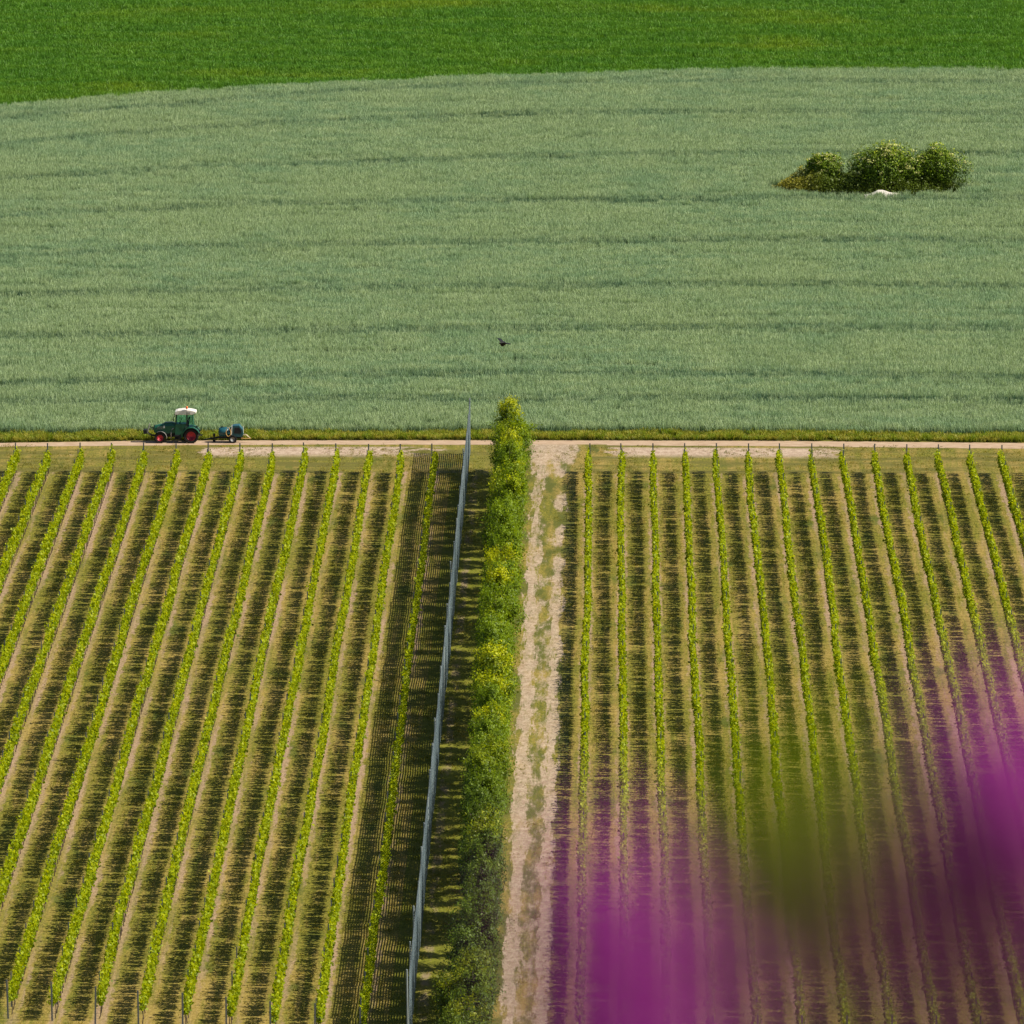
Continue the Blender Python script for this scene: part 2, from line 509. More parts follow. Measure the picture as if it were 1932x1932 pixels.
n = NT('wheat'); t = n.attr('tone')
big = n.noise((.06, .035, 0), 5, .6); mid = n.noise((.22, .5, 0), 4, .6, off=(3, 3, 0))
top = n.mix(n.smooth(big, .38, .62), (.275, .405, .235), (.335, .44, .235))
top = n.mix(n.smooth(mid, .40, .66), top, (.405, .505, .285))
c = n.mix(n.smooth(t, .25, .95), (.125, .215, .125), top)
tram_shade = n.node('ShaderNodeAttribute', attribute_name='tram_shade', attribute_type='INSTANCER').outputs['Fac']
c = n.mix(n.math('MULTIPLY', tram_shade, .95), c, (.045, .12, .072))  # greener wheel-line plants, with the shade of the gaps put into their colour
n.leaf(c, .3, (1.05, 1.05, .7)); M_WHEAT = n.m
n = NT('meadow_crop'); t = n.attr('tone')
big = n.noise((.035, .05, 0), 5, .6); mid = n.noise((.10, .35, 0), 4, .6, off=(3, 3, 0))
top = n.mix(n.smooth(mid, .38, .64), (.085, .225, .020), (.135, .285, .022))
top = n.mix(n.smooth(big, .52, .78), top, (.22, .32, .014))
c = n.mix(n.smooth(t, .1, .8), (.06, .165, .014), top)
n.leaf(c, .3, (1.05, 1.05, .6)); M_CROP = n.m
n = NT('verge_grass'); t = n.attr('tone'); r = n.noise((1.2, 1.2, 0), 3)
c = n.mix(n.smooth(t, .1, .9), (.09, .12, .012), n.mix(n.smooth(r, .35, .65), (.20, .28, .016), (.40, .37, .06)))
n.leaf(c, .3); M_VERGE = n.m
n = NT('alley_grass'); t = n.attr('tone'); r = n.noise((.8, .25, 0), 3)
c = n.mix(n.smooth(r, .35, .65), (.13, .155, .010), (.30, .235, .035))
n.leaf(c, .3); M_ALLEY = n.m

# wheat
CL = gp(1640, 366)                                   # middle of the scrub island
def in_island(X, Y, k=1.0):
    return ((X - CL.x) / (8.7 * k)) ** 2 + ((Y - CL.y - 1.0) / (6.4 * k)) ** 2 < 1
DEN = 13
wy0, wy1 = float(min(wheat_front(-40), wheat_front(40))), 905.
NW = int((wy1 - wy0) * 124 * DEN)
X = rng.uniform(-62, 62, NW); Y = rng.uniform(wy0, wy1, NW)
ok = (Y > wheat_front(X)) & (Y < wheat_back(X)) & (np.abs(X + PSI * Y) < Y * .0556 + 3.5) & ~in_island(X, Y)
X, Y = X[ok], Y[ok]
keep = np.ones(len(X), bool); low = np.ones(len(X)); tram_shade = np.zeros(len(X))
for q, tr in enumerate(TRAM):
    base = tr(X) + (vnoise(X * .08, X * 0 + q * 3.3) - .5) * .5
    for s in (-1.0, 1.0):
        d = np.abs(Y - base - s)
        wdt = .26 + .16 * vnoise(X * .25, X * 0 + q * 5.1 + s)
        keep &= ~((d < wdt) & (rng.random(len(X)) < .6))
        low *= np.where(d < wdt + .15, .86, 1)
        tram_shade = np.maximum(tram_shade, np.clip(1.6 - d / (wdt * .9 + .16), 0, 1) * (.72 + .4 * vnoise(X * .22, X * 0 + q * 7.7 + s)))  # weight of the painted darkening along each wheel line
# turning marks of the machine going round the island
ang = np.arctan2((Y - CL.y - 2.6) * 1.3, X - CL.x); rr = np.hypot(X - CL.x, (Y - CL.y - 2.6) * 1.3)
arc = gp(1450, 345)
side = (np.abs(Y - arc.y - 2 * np.sin(X * .35)) < 1.3) & (np.abs(X - CL.x) < 17) & (np.sin(X * 7.) > .1)
keep &= ~(side & (rng.random(len(X)) < .75))
X, Y, low, tram_shade = X[keep], Y[keep], low[keep], tram_shade[keep]
wave = fbm(X * .10, Y * .22, 2); wv2 = fbm(X * .5, Y * .5, 4)
hs = (.90 + .16 * wave + .12 * (wv2 - .5)) * low
hs *= np.where(fbm(X * .14, Y * .30, 9) > .66, .80, 1)     # small laid patches
rot, scl = scatter_attrs(len(X), .10, .85, 1.2, hs)
rot[:, 0] += (wave - .5) * .5
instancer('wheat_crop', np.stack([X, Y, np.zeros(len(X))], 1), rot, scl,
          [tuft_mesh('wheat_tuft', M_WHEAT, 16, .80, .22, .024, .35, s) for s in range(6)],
          'pale blue-green standing wheat filling the field behind the track', 'wheat', np.clip(tram_shade, 0, 1))
print('wheat tufts', len(X))

# bright green field beyond
NG = int(150 * 147 * 6)
X = rng.uniform(-75, 75, NG); Y = rng.uniform(838, 985, NG)
ok = (Y > wheat_back(X) + .2) & (np.abs(X + PSI * Y) < Y * .0556 + 4)
X, Y = X[ok], Y[ok]
hs = .55 + .9 * fbm(X * .12, Y * .35, 6)
rot, scl = scatter_attrs(len(X), .15, .9, 1.4, hs)
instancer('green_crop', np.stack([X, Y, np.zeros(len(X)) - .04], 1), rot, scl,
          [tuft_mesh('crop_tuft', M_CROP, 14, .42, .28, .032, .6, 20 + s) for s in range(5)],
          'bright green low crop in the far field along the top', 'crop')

# rough verge between wheat and track
NV = 84 * 4 * 42
X = rng.uniform(-47, 47, NV); f = rng.random(NV)
Y = track_back(X) + .05 + (wheat_front(X) + .3 - track_back(X)) * f
den = fbm(X * .8, Y * .8, 12)
ok = (den > .30) & (rng.random(NV) < .95)
X, Y, f = X[ok], Y[ok], f[ok]
rot, scl = scatter_attrs(len(X), .2, .6, 1.2, .5 + .9 * fbm(X * .5, Y * .5, 13))
instancer('verge_grass', np.stack([X, Y, np.zeros(len(X))], 1), rot, scl,
          [tuft_mesh('verge_tuft', M_VERGE, 9, .42, .16, .03, .7, 40 + s) for s in range(5)],
          'rough yellow-green grass verge between wheat and dirt track', 'grass')

# thin grass on the vineyard floor
NA = 95 * 270 * 4
X = rng.uniform(-48, 48, NA); Y = rng.uniform(430, float(track_front(0)) - .4, NA)
dl = np.abs((X - XL0 + SL / 2) % SL - SL / 2); dr = np.abs((X - XR0 + SR / 2) % SR - SR / 2)
drow = np.where(X < XL0 + .8, dl, np.where(X > XR0 - .8, dr, 1.0))
drow = np.where(Y > YEND, 1., drow)
den = fbm(X * .35, Y * .12, 15) * .6 + fbm(X * 1.5, Y * .7, 16) * .4
ok = (drow > .42) & (den > .45) & (np.abs(X + PSI * Y) < Y * .0556 + 2)
onpath = (X > XPL - .6) & (X < XPR + .5)
ok &= ~(onpath & (fbm(X * 1.4, Y * .25, 18) > .33))
X, Y = X[ok], Y[ok]
rot, scl = scatter_attrs(len(X), .25, .7, 1.6)
instancer('alley_grass', np.stack([X, Y, np.zeros(len(X))], 1), rot, scl,
          [tuft_mesh('alley_tuft', M_ALLEY, 9, .07, .17, .018, 1.2, 60 + s) for s in range(5)],
          'short patchy grass between the vine rows', 'grass')

# ------------------------------------------------------------------ leaves
def leaf_quads(C, size, up=.3, aspect=.75, out=None):
    """random leaf-shaped quads at C ; returns verts, faces"""
    N = len(C)
    nrm = rng.normal(0, 1, (N, 3)); nrm[:, 2] += up
    if out is not None: nrm = nrm * .75 + 1.1 * out / (np.linalg.norm(out, axis=1)[:, None] + 1e-6)
    nrm /= np.linalg.norm(nrm, axis=1)[:, None]
    t = rng.normal(0, 1, (N, 3)); t -= nrm * (t * nrm).sum(1)[:, None]
    t /= np.linalg.norm(t, axis=1)[:, None]
    b = np.cross(nrm, t)
    s = np.asarray(size)[:, None] / 2
    fold = nrm * s * .25
    V = np.stack([C - t * s, C + b * s * aspect + fold + t * s * .1, C + t * s, C - b * s * aspect + fold + t * s * .1], 1)
    return V.reshape(-1, 3), np.arange(4 * N).reshape(-1, 4)

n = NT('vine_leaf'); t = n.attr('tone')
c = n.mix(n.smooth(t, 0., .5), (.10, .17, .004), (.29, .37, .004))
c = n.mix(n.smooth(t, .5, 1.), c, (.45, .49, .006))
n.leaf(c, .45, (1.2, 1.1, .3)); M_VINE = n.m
M_BARK = plain('vine_wood', (.07, .05, .035), .9)
M_POST = plain('galvanised_post', (.16, .18, .20), .55, .3)
M_WIRE = plain('wire', (.3, .31, .32), .4, .8)

post_me = {}
def post_mesh(h, w):
    k = (h, w)
    if k not in post_me:
        b = MB()   # folded steel profile: web and two flanges
        b.box((0, 0, h / 2), (w, w * .35, h)).box((-w * .38, w * .34, h / 2 - .004), (w * .24, w * .33, h - .008)).box((w * .38, w * .34, h / 2 - .004), (w * .24, w * .33, h - .008))
        me = bpy.data.meshes.new('post'); me.from_pydata(b.v, [], b.f); me.materials.append(M_POST); me.update()
        post_me[k] = me
    return post_me[k]

def vine_row(X0, ya, yb, label, group, seed, post_side=-.13, sparse=1.0):
    r = np.random.default_rng(seed)
    root = empty('vine_row', (X0, yb, 0)); tag(root, label, 'vines', group)
    L = yb - ya
    nv = int(L / 1.2)
    vy = -(np.arange(nv) + .5) * 1.2 + r.normal(0, .10, nv) - .2     # from far end towards the viewer
    vig = np.clip(.62 + .8 * (fbm(vy * .18, vy * 0 + seed) - .1), .55, 1.2) * sparse
    vig *= r.uniform(.8, 1.15, nv)
    vig[r.random(nv) < .035] *= .15
    ns = r.poisson(15 * vig) + 5
    sy = np.repeat(vy, ns); vg = np.repeat(vig, ns); S = len(sy)
    side = r.normal(0, .055, S)
    y0 = sy + r.uniform(-.58, .58, S)
    top = np.clip(r.normal(1.50, .19, S), 1.0, 2.0) * (0.82 + .18 * np.clip(vg, 0, 1))
    drift = r.normal(0, .055, S); dy = r.normal(0, .12, S)
    kl = 13
    tt = ((np.arange(kl) + r.random((S, kl))) / kl) ** 1.25
    z = .80 + (top[:, None] - .80) * tt
    wob = 1 - .55 * tt
    xx = side[:, None] + drift[:, None] * tt + r.normal(0, .075, (S, kl)) * wob
    yy = y0[:, None] + dy[:, None] * tt + r.normal(0, .07, (S, kl))
    C = np.stack([xx, yy, z + r.normal(0, .03, (S, kl))], 2).reshape(-1, 3)
    drop = r.random(len(C)) < .93
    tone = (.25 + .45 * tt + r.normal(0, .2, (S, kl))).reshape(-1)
    C, tone = C[drop], tone[drop]
    wobble = .26 * (fbm(C[:, 1] * .05, C[:, 1] * 0 + seed * 3) - .5)
    C[:, 0] += wobble
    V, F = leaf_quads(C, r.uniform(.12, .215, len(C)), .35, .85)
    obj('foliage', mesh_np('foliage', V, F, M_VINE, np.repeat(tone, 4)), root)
    # vine trunks and the bent cane, real but hair-thin from here
    tv, tf = [], []
    k = 5
    for i in range(nv):
        lean = r.normal(0, .05)
        o = len(tv)
        for (dx, dyy, zz, rad) in ((0, 0, 0, .030), (lean, r.normal(0, .03), .42, .024), (lean * .4, r.normal(0, .04), .80, .026)):
            for a in range(k):
                tv.append((dx + rad * math.cos(a * 1.2566), vy[i] + dyy + rad * math.sin(a * 1.2566), zz))
        for l in range(2):
            for a in range(k):
                b = (a + 1) % k
                tf.append((o + l * k + a, o + l * k + b, o + (l + 1) * k + b, o + (l + 1) * k + a))
    tk = obj('trunk', mesh_np('trunk', tv, tf, M_BARK), root); tk['kind'] = 'stuff'
    w = MB()
    for zz, dx in ((.78, 0), (1.12, .04), (1.12, -.04), (1.45, 0)):
        w.box((dx, -L / 2, zz), (.004, L, .004))
    wi = w.build('wire', M_WIRE, root); wi['kind'] = 'stuff'
    # posts
    yp = [0., -1.6] + list(np.arange(-6.2, -L + 1.5, -6.0)) + [-L - .25]
    for i, q in enumerate(yp):
        end = i in (0, len(yp) - 1)
        p = obj('post', post_mesh(1.98 if end else 1.80, .085 if end else .065), root)
        p.location = (post_side + r.normal(0, .012), q + (r.normal(0, .1) if not end else 0), 0)
        p.rotation_euler = (r.normal(0, .012), r.normal(0, .012), 0)
    return root

def near_end(px):
    return gp(px, min(1915 + .08 * px, 2080)).y
lx = []
i = 0
for i in range(15):
    Xr = XL0 - SL * i
    # photo place of the near end (where the row meets the slanting end line)
    y_end = 455.
    for py in range(1300, 2100, 4):
        q = gp(0, py)
        pxx = ((Vector((Xr, q.y, 0)) - CAMP).dot(RT)) / ((Vector((Xr, q.y, 0)) - CAMP).dot(FW)) * FN * 1932 + 966
        if py >= 1915 + .08 * pxx:
            y_end = q.y; break
    nm = 'green vine row standing in the net\'s shade, nearest left of the windbreak net' if i == 0 else \
        f'green vine row on steel posts, {ordinal(i + 1)} to the left of the windbreak net'
    vine_row(Xr, y_end, YEND - .02 * i + float(rng.normal(0, .3)), nm, 'vine rows left of the windbreak net', 100 + i, sparse=.8 if i == 0 else 1.)
for i in range(15):
    Xr = XR0 + SR * i
    pxs = 1112 + 59.7 * i
    yfar = gp(pxs, 890 + .008 * max(0, pxs - 1500)).y
    nm = 'straight green vine row closest to the chalk path on its right side' if i == 0 else \
        f'green vine row, {ordinal(i + 1)} to the right of the chalk path'
    vine_row(Xr, 440., yfar, nm, 'vine rows right of the chalk path', 200 + i, post_side=.03, sparse=.88)

# ------------------------------------------------------------------ windbreak net
n = NT('windbreak_net'); f1 = n.noise((2, .7, 2), 4)
n.color(n.mix(f1, (.18, .24, .275), (.27, .335, .365))); n.bsdf.inputs['Roughness'].default_value = .6
M_NET = n.m
M_NPOST = plain('net_post', (.26, .30, .31), .6, .1)
YF1 = gp(880, 857).y; YF0 = 440.; HF = 3.95
fence = empty('windbreak_net', (XFENCE, YF1, 0))
tag(fence, 'tall blue-grey windbreak net on posts between vines and trees', 'net fence')
L = YF1 - YF0
b = MB()
spans = int(L / 7.5)
for k in range(spans):                # tape bands sag a little between posts
    y0, y1 = -k * L / spans, -(k + 1) * L / spans
    zb = .18
    sagx = random.uniform(-.05, .05)
    top = HF + random.uniform(-.10, .06)
    nb = 28
    for q in range(nb):
        z0 = zb + (top - zb) * q / nb; hh = (top - zb) / nb * .56
        ym = (y0 + y1) / 2
        b.add([(-.004, y0, z0), (-.004 + sagx, ym, z0 - .03), (-.004, y1, z0), (-.004, y0, z0 + hh), (-.004 + sagx, ym, z0 + hh - .03), (-.004, y1, z0 + hh)],
              [(0, 1, 4, 3), (1, 2, 5, 4)])
        b.add([(.004, y0, z0), (.004 + sagx, ym, z0 - .03), (.004, y1, z0), (.004, y0, z0 + hh), (.004 + sagx, ym, z0 + hh - .03), (.004, y1, z0 + hh)],
              [(3, 4, 1, 0), (4, 5, 2, 1)])
    for yy in np.arange(y0, y1, -.30):
        u = 1 - abs((yy - (y0 + y1) / 2) / (L / spans / 2)); 
        b.box((sagx * u, yy, (zb + top) / 2), (.016, .022, top - zb))
o = b.build('netting', M_NET, fence); o['kind'] = 'stuff'
npm = MB().tube([(0, 0, 0), (0, 0, HF - .02)], [.055, .045], 8)
me = bpy.data.meshes.new('net_post'); me.from_pydata(npm.v, [], npm.f); me.materials.append(M_NPOST)
for k in range(spans + 1):
    p = obj('post', me, fence); p.location = (-.06, -k * L / spans, 0); p.rotation_euler = (random.gauss(0, .01), random.gauss(0, .012), 0)
    p.scale = (1, 1, random.choice((.97, .99, 1., 1.0, 1.06)))
MB().tube([(0, .05, HF + .02), (0, -L, HF + .02)], .008, 5).build('top_wire', M_WIRE, fence)

# ------------------------------------------------------------------ windbreak trees
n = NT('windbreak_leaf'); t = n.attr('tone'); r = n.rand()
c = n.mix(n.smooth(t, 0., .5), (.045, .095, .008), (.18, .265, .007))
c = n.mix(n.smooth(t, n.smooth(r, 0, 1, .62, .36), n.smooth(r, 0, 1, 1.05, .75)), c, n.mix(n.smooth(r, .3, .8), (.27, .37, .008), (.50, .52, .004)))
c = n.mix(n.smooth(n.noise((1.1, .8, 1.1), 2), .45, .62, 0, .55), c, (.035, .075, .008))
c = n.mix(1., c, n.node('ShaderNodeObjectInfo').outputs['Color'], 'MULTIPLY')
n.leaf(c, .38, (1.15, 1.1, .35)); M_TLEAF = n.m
M_TBARK = plain('tree_bark', (.09, .075, .06), .9)

def tree_meshes(seed, h, wid, nl):
    r = np.random.default_rng(seed)
    tb = MB()
    tb.tube([(0, 0, 0), (.04, .03, h * .3), (-.03, .02, h * .62), (.02, 0, h * .93)], [.075, .06, .035, .012], 7)
    C, T = [], []
    nb = 46
    for k in range(nb):
        z0 = h * (.06 + .80 * (k + r.random()) / nb); a = r.uniform(0, 6.283)
        u = z0 / h
        prof = .55 + .45 * math.sin(min(1, u * 1.9) * math.pi * .5) if u < .55 else max(.22, 1 - ((u - .55) / .5) ** 1.5)
        ln = wid / 2 * prof * r.uniform(.7, 1.22) * (.72 + .75 * abs(math.sin(a)))
        rise = r.uniform(.35, .95) * (.6 + .5 * u)
        p0 = Vector((0, 0, z0)); d = Vector((math.cos(a), math.sin(a), rise))
        p1 = p0 + d * ln * .55; p2 = p0 + Vector((math.cos(a), math.sin(a), rise * 1.35)) * ln
        tb.tube([p0, p1, p2], [.022, .014, .005], 4, False)
        nn = int(nl / nb * (.6 + .8 * prof))
        t = r.beta(2.0, 1.1, nn)
        base = np.array(p0)[None] + (np.array(p2) - np.array(p0))[None] * t[:, None]
        base += r.normal(0, 1, (nn, 3)) * (np.array([.12, .18, .16]) * (.5 + .7 * t[:, None]))
        C.append(base)
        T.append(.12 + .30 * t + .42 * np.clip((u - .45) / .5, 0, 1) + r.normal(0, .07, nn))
    C = np.concatenate(C); T = np.concatenate(T)
    C[:, 2] = np.maximum(C[:, 2], .08)
    s = r.uniform(.08, .19, len(C))
    V, F = leaf_quads(C, s, .3, .6, out=np.stack([C[:, 0], C[:, 1] * .4, np.full(len(C), .35)], 1))
    crown = mesh_np('crown', V, F, M_TLEAF, np.repeat(T, 4))
    trunk = bpy.data.meshes.new('trunk'); trunk.from_pydata(tb.v, [], tb.f); trunk.materials.append(M_TBARK); trunk.update()
    return trunk, crown
TV = [tree_meshes(300 + k, h, w, 5200) for k, (h, w) in enumerate([(4.7, 1.9), (4.2, 2.0), (5.2, 1.8), (4.4, 2.1), (4.0, 1.9), (5.2, 2.0), (4.9, 1.7)])]
yt = gp(966, 893).y; k = 0
while yt > 424:
    k += 1
    tr, cr = TV[5] if k == 1 else random.choice(TV)
    o = empty('windbreak_tree', (XTREE + random.gauss(0, .16), yt, 0), random.choice((0, math.pi)) + random.uniform(-.3, .3))
    s = 1.0 if k == 1 else random.uniform(.92, 1.16)
    o.scale = (s * random.uniform(.72, .98) * (1 if yt > 600 else 1.12), s * random.uniform(.95, 1.1), s)
    if k <= 3: o.scale = ((.98, 1.0, 1.03), (1.3, 1.2, .92), (1.25, 1.1, .95))[k - 1]
    if k == 1: nm = 'leafy young windbreak tree with yellow-green top at the dirt track end'
    else: nm = f'young green windbreak tree, {ordinal(k)} from the dirt track in the tree row'
    tag(o, nm, 'tree', 'windbreak tree row beside the chalk path')
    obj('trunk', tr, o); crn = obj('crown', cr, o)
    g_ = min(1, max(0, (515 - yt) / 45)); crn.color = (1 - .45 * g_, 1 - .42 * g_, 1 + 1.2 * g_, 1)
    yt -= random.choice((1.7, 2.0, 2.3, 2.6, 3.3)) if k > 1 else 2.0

# ------------------------------------------------------------------ scrub island in the wheat
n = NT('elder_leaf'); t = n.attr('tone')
c = n.mix(n.smooth(t, 0., .6), (.016, .040, .004), (.13, .21, .010)); c = n.mix(n.smooth(t, .6, 1.1), c, (.38, .45, .018))  # dark end for the shaded interior, yellow-green end for lit tops
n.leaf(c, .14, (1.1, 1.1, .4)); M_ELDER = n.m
n = NT('elder_blossom'); n.leaf(n.mix(n.noise(2.), (.50, .52, .16), (.72, .70, .32)), .25, (1, 1, .8)); M_BLOS = n.m
def shrub(loc, w, d, h, lobes, nl, label, seed, blossoms=60):
    lobes = int(lobes * 1.4)
    r = np.random.default_rng(seed)
    root = empty('elder_bush', loc); tag(root, label, 'bush', 'elder bushes in the wheat')
    tb = MB(); C = []; T = []; B = []; O = []
    for k in range(lobes):
        a = 6.283 * k / lobes + r.uniform(-.4, .4); rr = r.uniform(.1, .9) if k else 0
        c = np.array([w / 2 * rr * math.cos(a), d / 2 * rr * math.sin(a), h * (.22 + .52 * (1 - .55 * rr) * r.uniform(.55, 1.05))])
        R = np.array([w * .25, d * .27, h * .28]) * r.uniform(.75, 1.15)
        tb.tube([(r.uniform(-.2, .2), r.uniform(-.2, .2), 0), tuple(c * [.5, .5, .5]), tuple(c)], [.10, .07, .03], 6)
        nn = nl // lobes
        q = r.normal(0, 1, (nn, 3)); q /= np.linalg.norm(q, axis=1)[:, None]
        lump = 1 + .30 * np.sin(q[:, 0] * 7 + k) * np.sin(q[:, 1] * 6 + k * 2) + .15 * np.sin(q[:, 2] * 9 + k)
        rad = (r.random(nn) ** .16) * lump
        P = c + q * R * rad[:, None]
        O.append(q); C.append(P); T.append(.1 + .55 * np.clip(P[:, 2] / h, 0, 1) ** .8 * np.clip(rad, 0, 1.25) ** 2 + r.normal(0, .15, nn))  # tone rises upward and outward: lit tops and shaded hollows put into colour
        nbz = blossoms // lobes + 1
        qb = q[(q[:, 2] > -.15)][:nbz * 2]; qb = qb[:nbz]
        lb = 1 + .22 * np.sin(qb[:, 0] * 7 + k) * np.sin(qb[:, 1] * 6 + k * 2) + .15 * np.sin(qb[:, 2] * 9 + k)
        B.append(c + qb * R * lb[:, None] * 1.02)
    C = np.concatenate(C); T = np.concatenate(T); B = np.concatenate(B)
    C[:, 2] = np.maximum(C[:, 2], .05)
    V, F = leaf_quads(C, r.uniform(.10, .20, len(C)), .2, .6, out=np.concatenate(O))
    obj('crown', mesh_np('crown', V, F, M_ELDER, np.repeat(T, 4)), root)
    tb.build('trunk', M_TBARK, root)
    if blossoms:
        P = np.repeat(B, 12, 0) + r.normal(0, 1, (len(B) * 12, 3)) * [.13, .13, .05]
        V, F = leaf_quads(P, np.full(len(P), .13), 1.5, 1.)
        bl = obj('blossom', mesh_np('blossom', V, F, M_BLOS), root); bl['kind'] = 'stuff'
    return root
def at(px, py): 
    q = gp(px, py); return (q.x, q.y, 0)
shrub(at(1556, 364), 3.6, 3.2, 3.9, 8, 14000, 'small elder bush with cream blossom standing apart in the wheat', 401, 70)
shrub(at(1674, 370), 6.4, 5.0, 4.7, 12, 26000, 'largest dark elder bush with cream blossom above the chalk heap', 402, 110)
shrub(at(1766, 366), 4.7, 4.4, 4.35, 10, 18000, 'rounded green elder bush at the right end of the scrub island', 403, 45)

n = NT('bramble'); t = n.attr('tone'); x, y, z = n.xyz()
c = n.mix(n.smooth(t, .1, .9), (.03, .06, .010), (.10, .145, .018))
c = n.mix(n.smooth(x, gp(1560, 345).x, gp(1480, 345).x), c, n.mix(n.smooth(t, .1, .9), (.11, .11, .016), (.32, .30, .045)))
n.leaf(c, .3, (1.1, 1.1, .5)); M_BRAM = n.m
NB = 34000
a = rng.uniform(0, 6.283, NB); rr = np.sqrt(rng.random(NB))
ex = 8.4 * rr * np.cos(a); ey = 5.6 * rr * np.sin(a) + .6
edge = np.clip((1 - rr) * 4, .25, 1)
hh = edge * (.5 + 2.1 * fbm(ex * .55, ey * .55, 31)) * np.where(ex < -3.5, 1.25, 1.)
zz = hh * rng.random(NB) ** .6
V, F = leaf_quads(np.stack([ex, ey, zz], 1), rng.uniform(.12, .26, NB), .4, .55)
o = obj('undergrowth', mesh_np('undergrowth', V, F, M_BRAM, np.repeat(np.clip(zz, 0, 1), 4)))
o.location = (CL.x, CL.y, 0)
tag(o, 'low tangled brambles and dry grass around the elder bushes', 'undergrowth', kind='stuff')
# chalk heap, lumpy
hpos = gp(1656, 379)
n = NT('chalk'); f1 = n.noise(3., 5, .7, vec=n.opos()); n.color(n.mix(f1, (.50, .45, .40), (.68, .66, .62))); n.bump(f1, .6, .05); M_CHALK = n.m
hv, hf = [], []
nu, nr = 40, 9
for j in range(nr):
    for i in range(nu):
        a = 6.283 * i / nu; q = j / (nr - 1)
        e = 1 + .25 * (vnoise(math.cos(a) * 2 + 5, math.sin(a) * 2 + 5) - .5)
        x = (3.3 * q * e) * math.cos(a); y = 1.1 * q * e * math.sin(a)
        z = .76 * (.5 + .5 * math.cos(math.pi * q)) ** .8 * (.7 + .6 * float(vnoise(x * 1.7 + 9, y * 1.7 + 3))) + .35 * max(0, 1 - ((x - 2.2) / 1.4) ** 2) * max(0, 1 - (y / .8) ** 2) * (1 - q ** 4)
        hv.append((x, y, z if j < nr - 1 else -.05))
for j in range(nr - 1):
    for i in range(nu):
        k = (i + 1) % nu
        hf.append((j * nu + i, (j + 1) * nu + i, (j + 1) * nu + k, j * nu + k))
o = obj('chalk_heap', mesh_np('chalk_heap', hv, hf, M_CHALK, smooth=True)); o.location = (hpos.x, hpos.y, 0)
tag(o, 'low white chalk heap at the front edge of the scrub island', 'heap')

# ------------------------------------------------------------------ tractor
M_TYRE = plain('tyre_rubber', (.022, .021, .020), .9, 0, .2, .4, 6)
M_RED = plain('red_rim', (.36, .013, .03), .6, 0, .5, .2)
M_GREEN = plain('dark_green_paint', (.014, .105, .062), .35, 0, .5, .25)
M_DARK = plain('black_iron', (.018, .02, .022), .6, .2, .3, .4)
M_WHITE = plain('white_roof', (.78, .74, .68), .4, 0, .4, .06)
M_GREY = plain('grey_metal', (.35, .34, .32), .5, .5, .4, .2)
M_ORANGE = plain('orange_beacon', (.85, .17, .03), .3, 0, .5, .05)
M_SEAT = plain('seat_vinyl', (.03, .03, .035), .7)
M_LAMP = plain('lamp_lens', (.7, .7, .66), .2, 0, .6, .05)
n = NT('cab_glass')
n.bsdf.inputs['Base Color'].default_value = (.30, .62, .60, 1); n.bsdf.inputs['Roughness'].default_value = .05
n.bsdf.inputs['Transmission Weight'].default_value = 1.; n.bsdf.inputs['IOR'].default_value = 1.05
n.bsdf.inputs['Specular IOR Level'].default_value = .5
M_GLASS = n.m

def wheel(parent, x, y, R, w, rimR, mat_rim, lugs, side):
    """side -1 = outer face towards the viewer"""
    tb = MB()
    tb.lathe_y([(rimR, -w * .42), (R * .86, -w * .5), (R * .96, -w * .44), (R * .97, 0), (R * .96, w * .44), (R * .86, w * .5), (rimR, w * .42)], (0, 0, 0), 32, False)
    for k in range(lugs):
        a = 6.283 * k / lugs
        for s in (-1, 1):
            aa = a + s * .05
            rot = Matrix.Rotation(-aa, 3, 'Y') @ Matrix.Rotation(s * .55, 3, 'X')
            c = Vector((R * .965 * math.cos(aa), s * w * .23, R * .965 * math.sin(aa)))
            tb.box(c, (R * .07, w * .5, R * .085), rot)
    t = tb.build('wheel', M_TYRE, parent); t.location = (x, y, R)
    rb = MB()
    o = side
    pr = [(rimR * 1.01, o * w * .40), (rimR * .93, o * w * .44), (rimR * .88, o * w * .34), (rimR * .45, o * w * .24), (rimR * .38, o * w * .30), (.001, o * w * .30)]
    rb.lathe_y(pr, (0, 0, 0), 28)
    rm = rb.build('rim', mat_rim, t, True)
    hb = MB()
    for k in range(8):
        a = 6.283 * k / 8
        hb.lathe_y([(.018, o * w * .27), (.018, o * w * .33)], (rimR * .26 * math.cos(a), 0, rimR * .26 * math.sin(a)), 6)
    hb.lathe_y([(rimR * .16, o * w * .26), (rimR * .14, o * w * .36)], (0, 0, 0), 14)
    hb.build('hub', M_DARK, t)
    return t

def arch(b, cx, cz, R, th, a0, a1, y0, y1, n=14):
    for i in range(n):
        p, q = a0 + (a1 - a0) * i / n, a0 + (a1 - a0) * (i + 1) / n
        prof = [(cx + r * math.cos(u), cz + r * math.sin(u)) for r, u in ((R, p), (R + th, p), (R + th, q), (R, q))]
        b.prism(prof, y0, y1)

tf = gp(302, 836.4)
trac = empty('tractor', (tf.x, tf.y + .55, 0))
tag(trac, 'dark green narrow tractor with white cab roof and red rims on dirt track', 'tractor')
WB = 2.18; Rf, Rr = .385, .525
yo = .52
for s in (-1, 1):
    wheel(trac, 0, s * yo, Rf, .26, Rf * .60, M_RED, 18, s)
    wheel(trac, WB, s * yo, Rr, .34, Rr * .63, M_RED, 20, s)
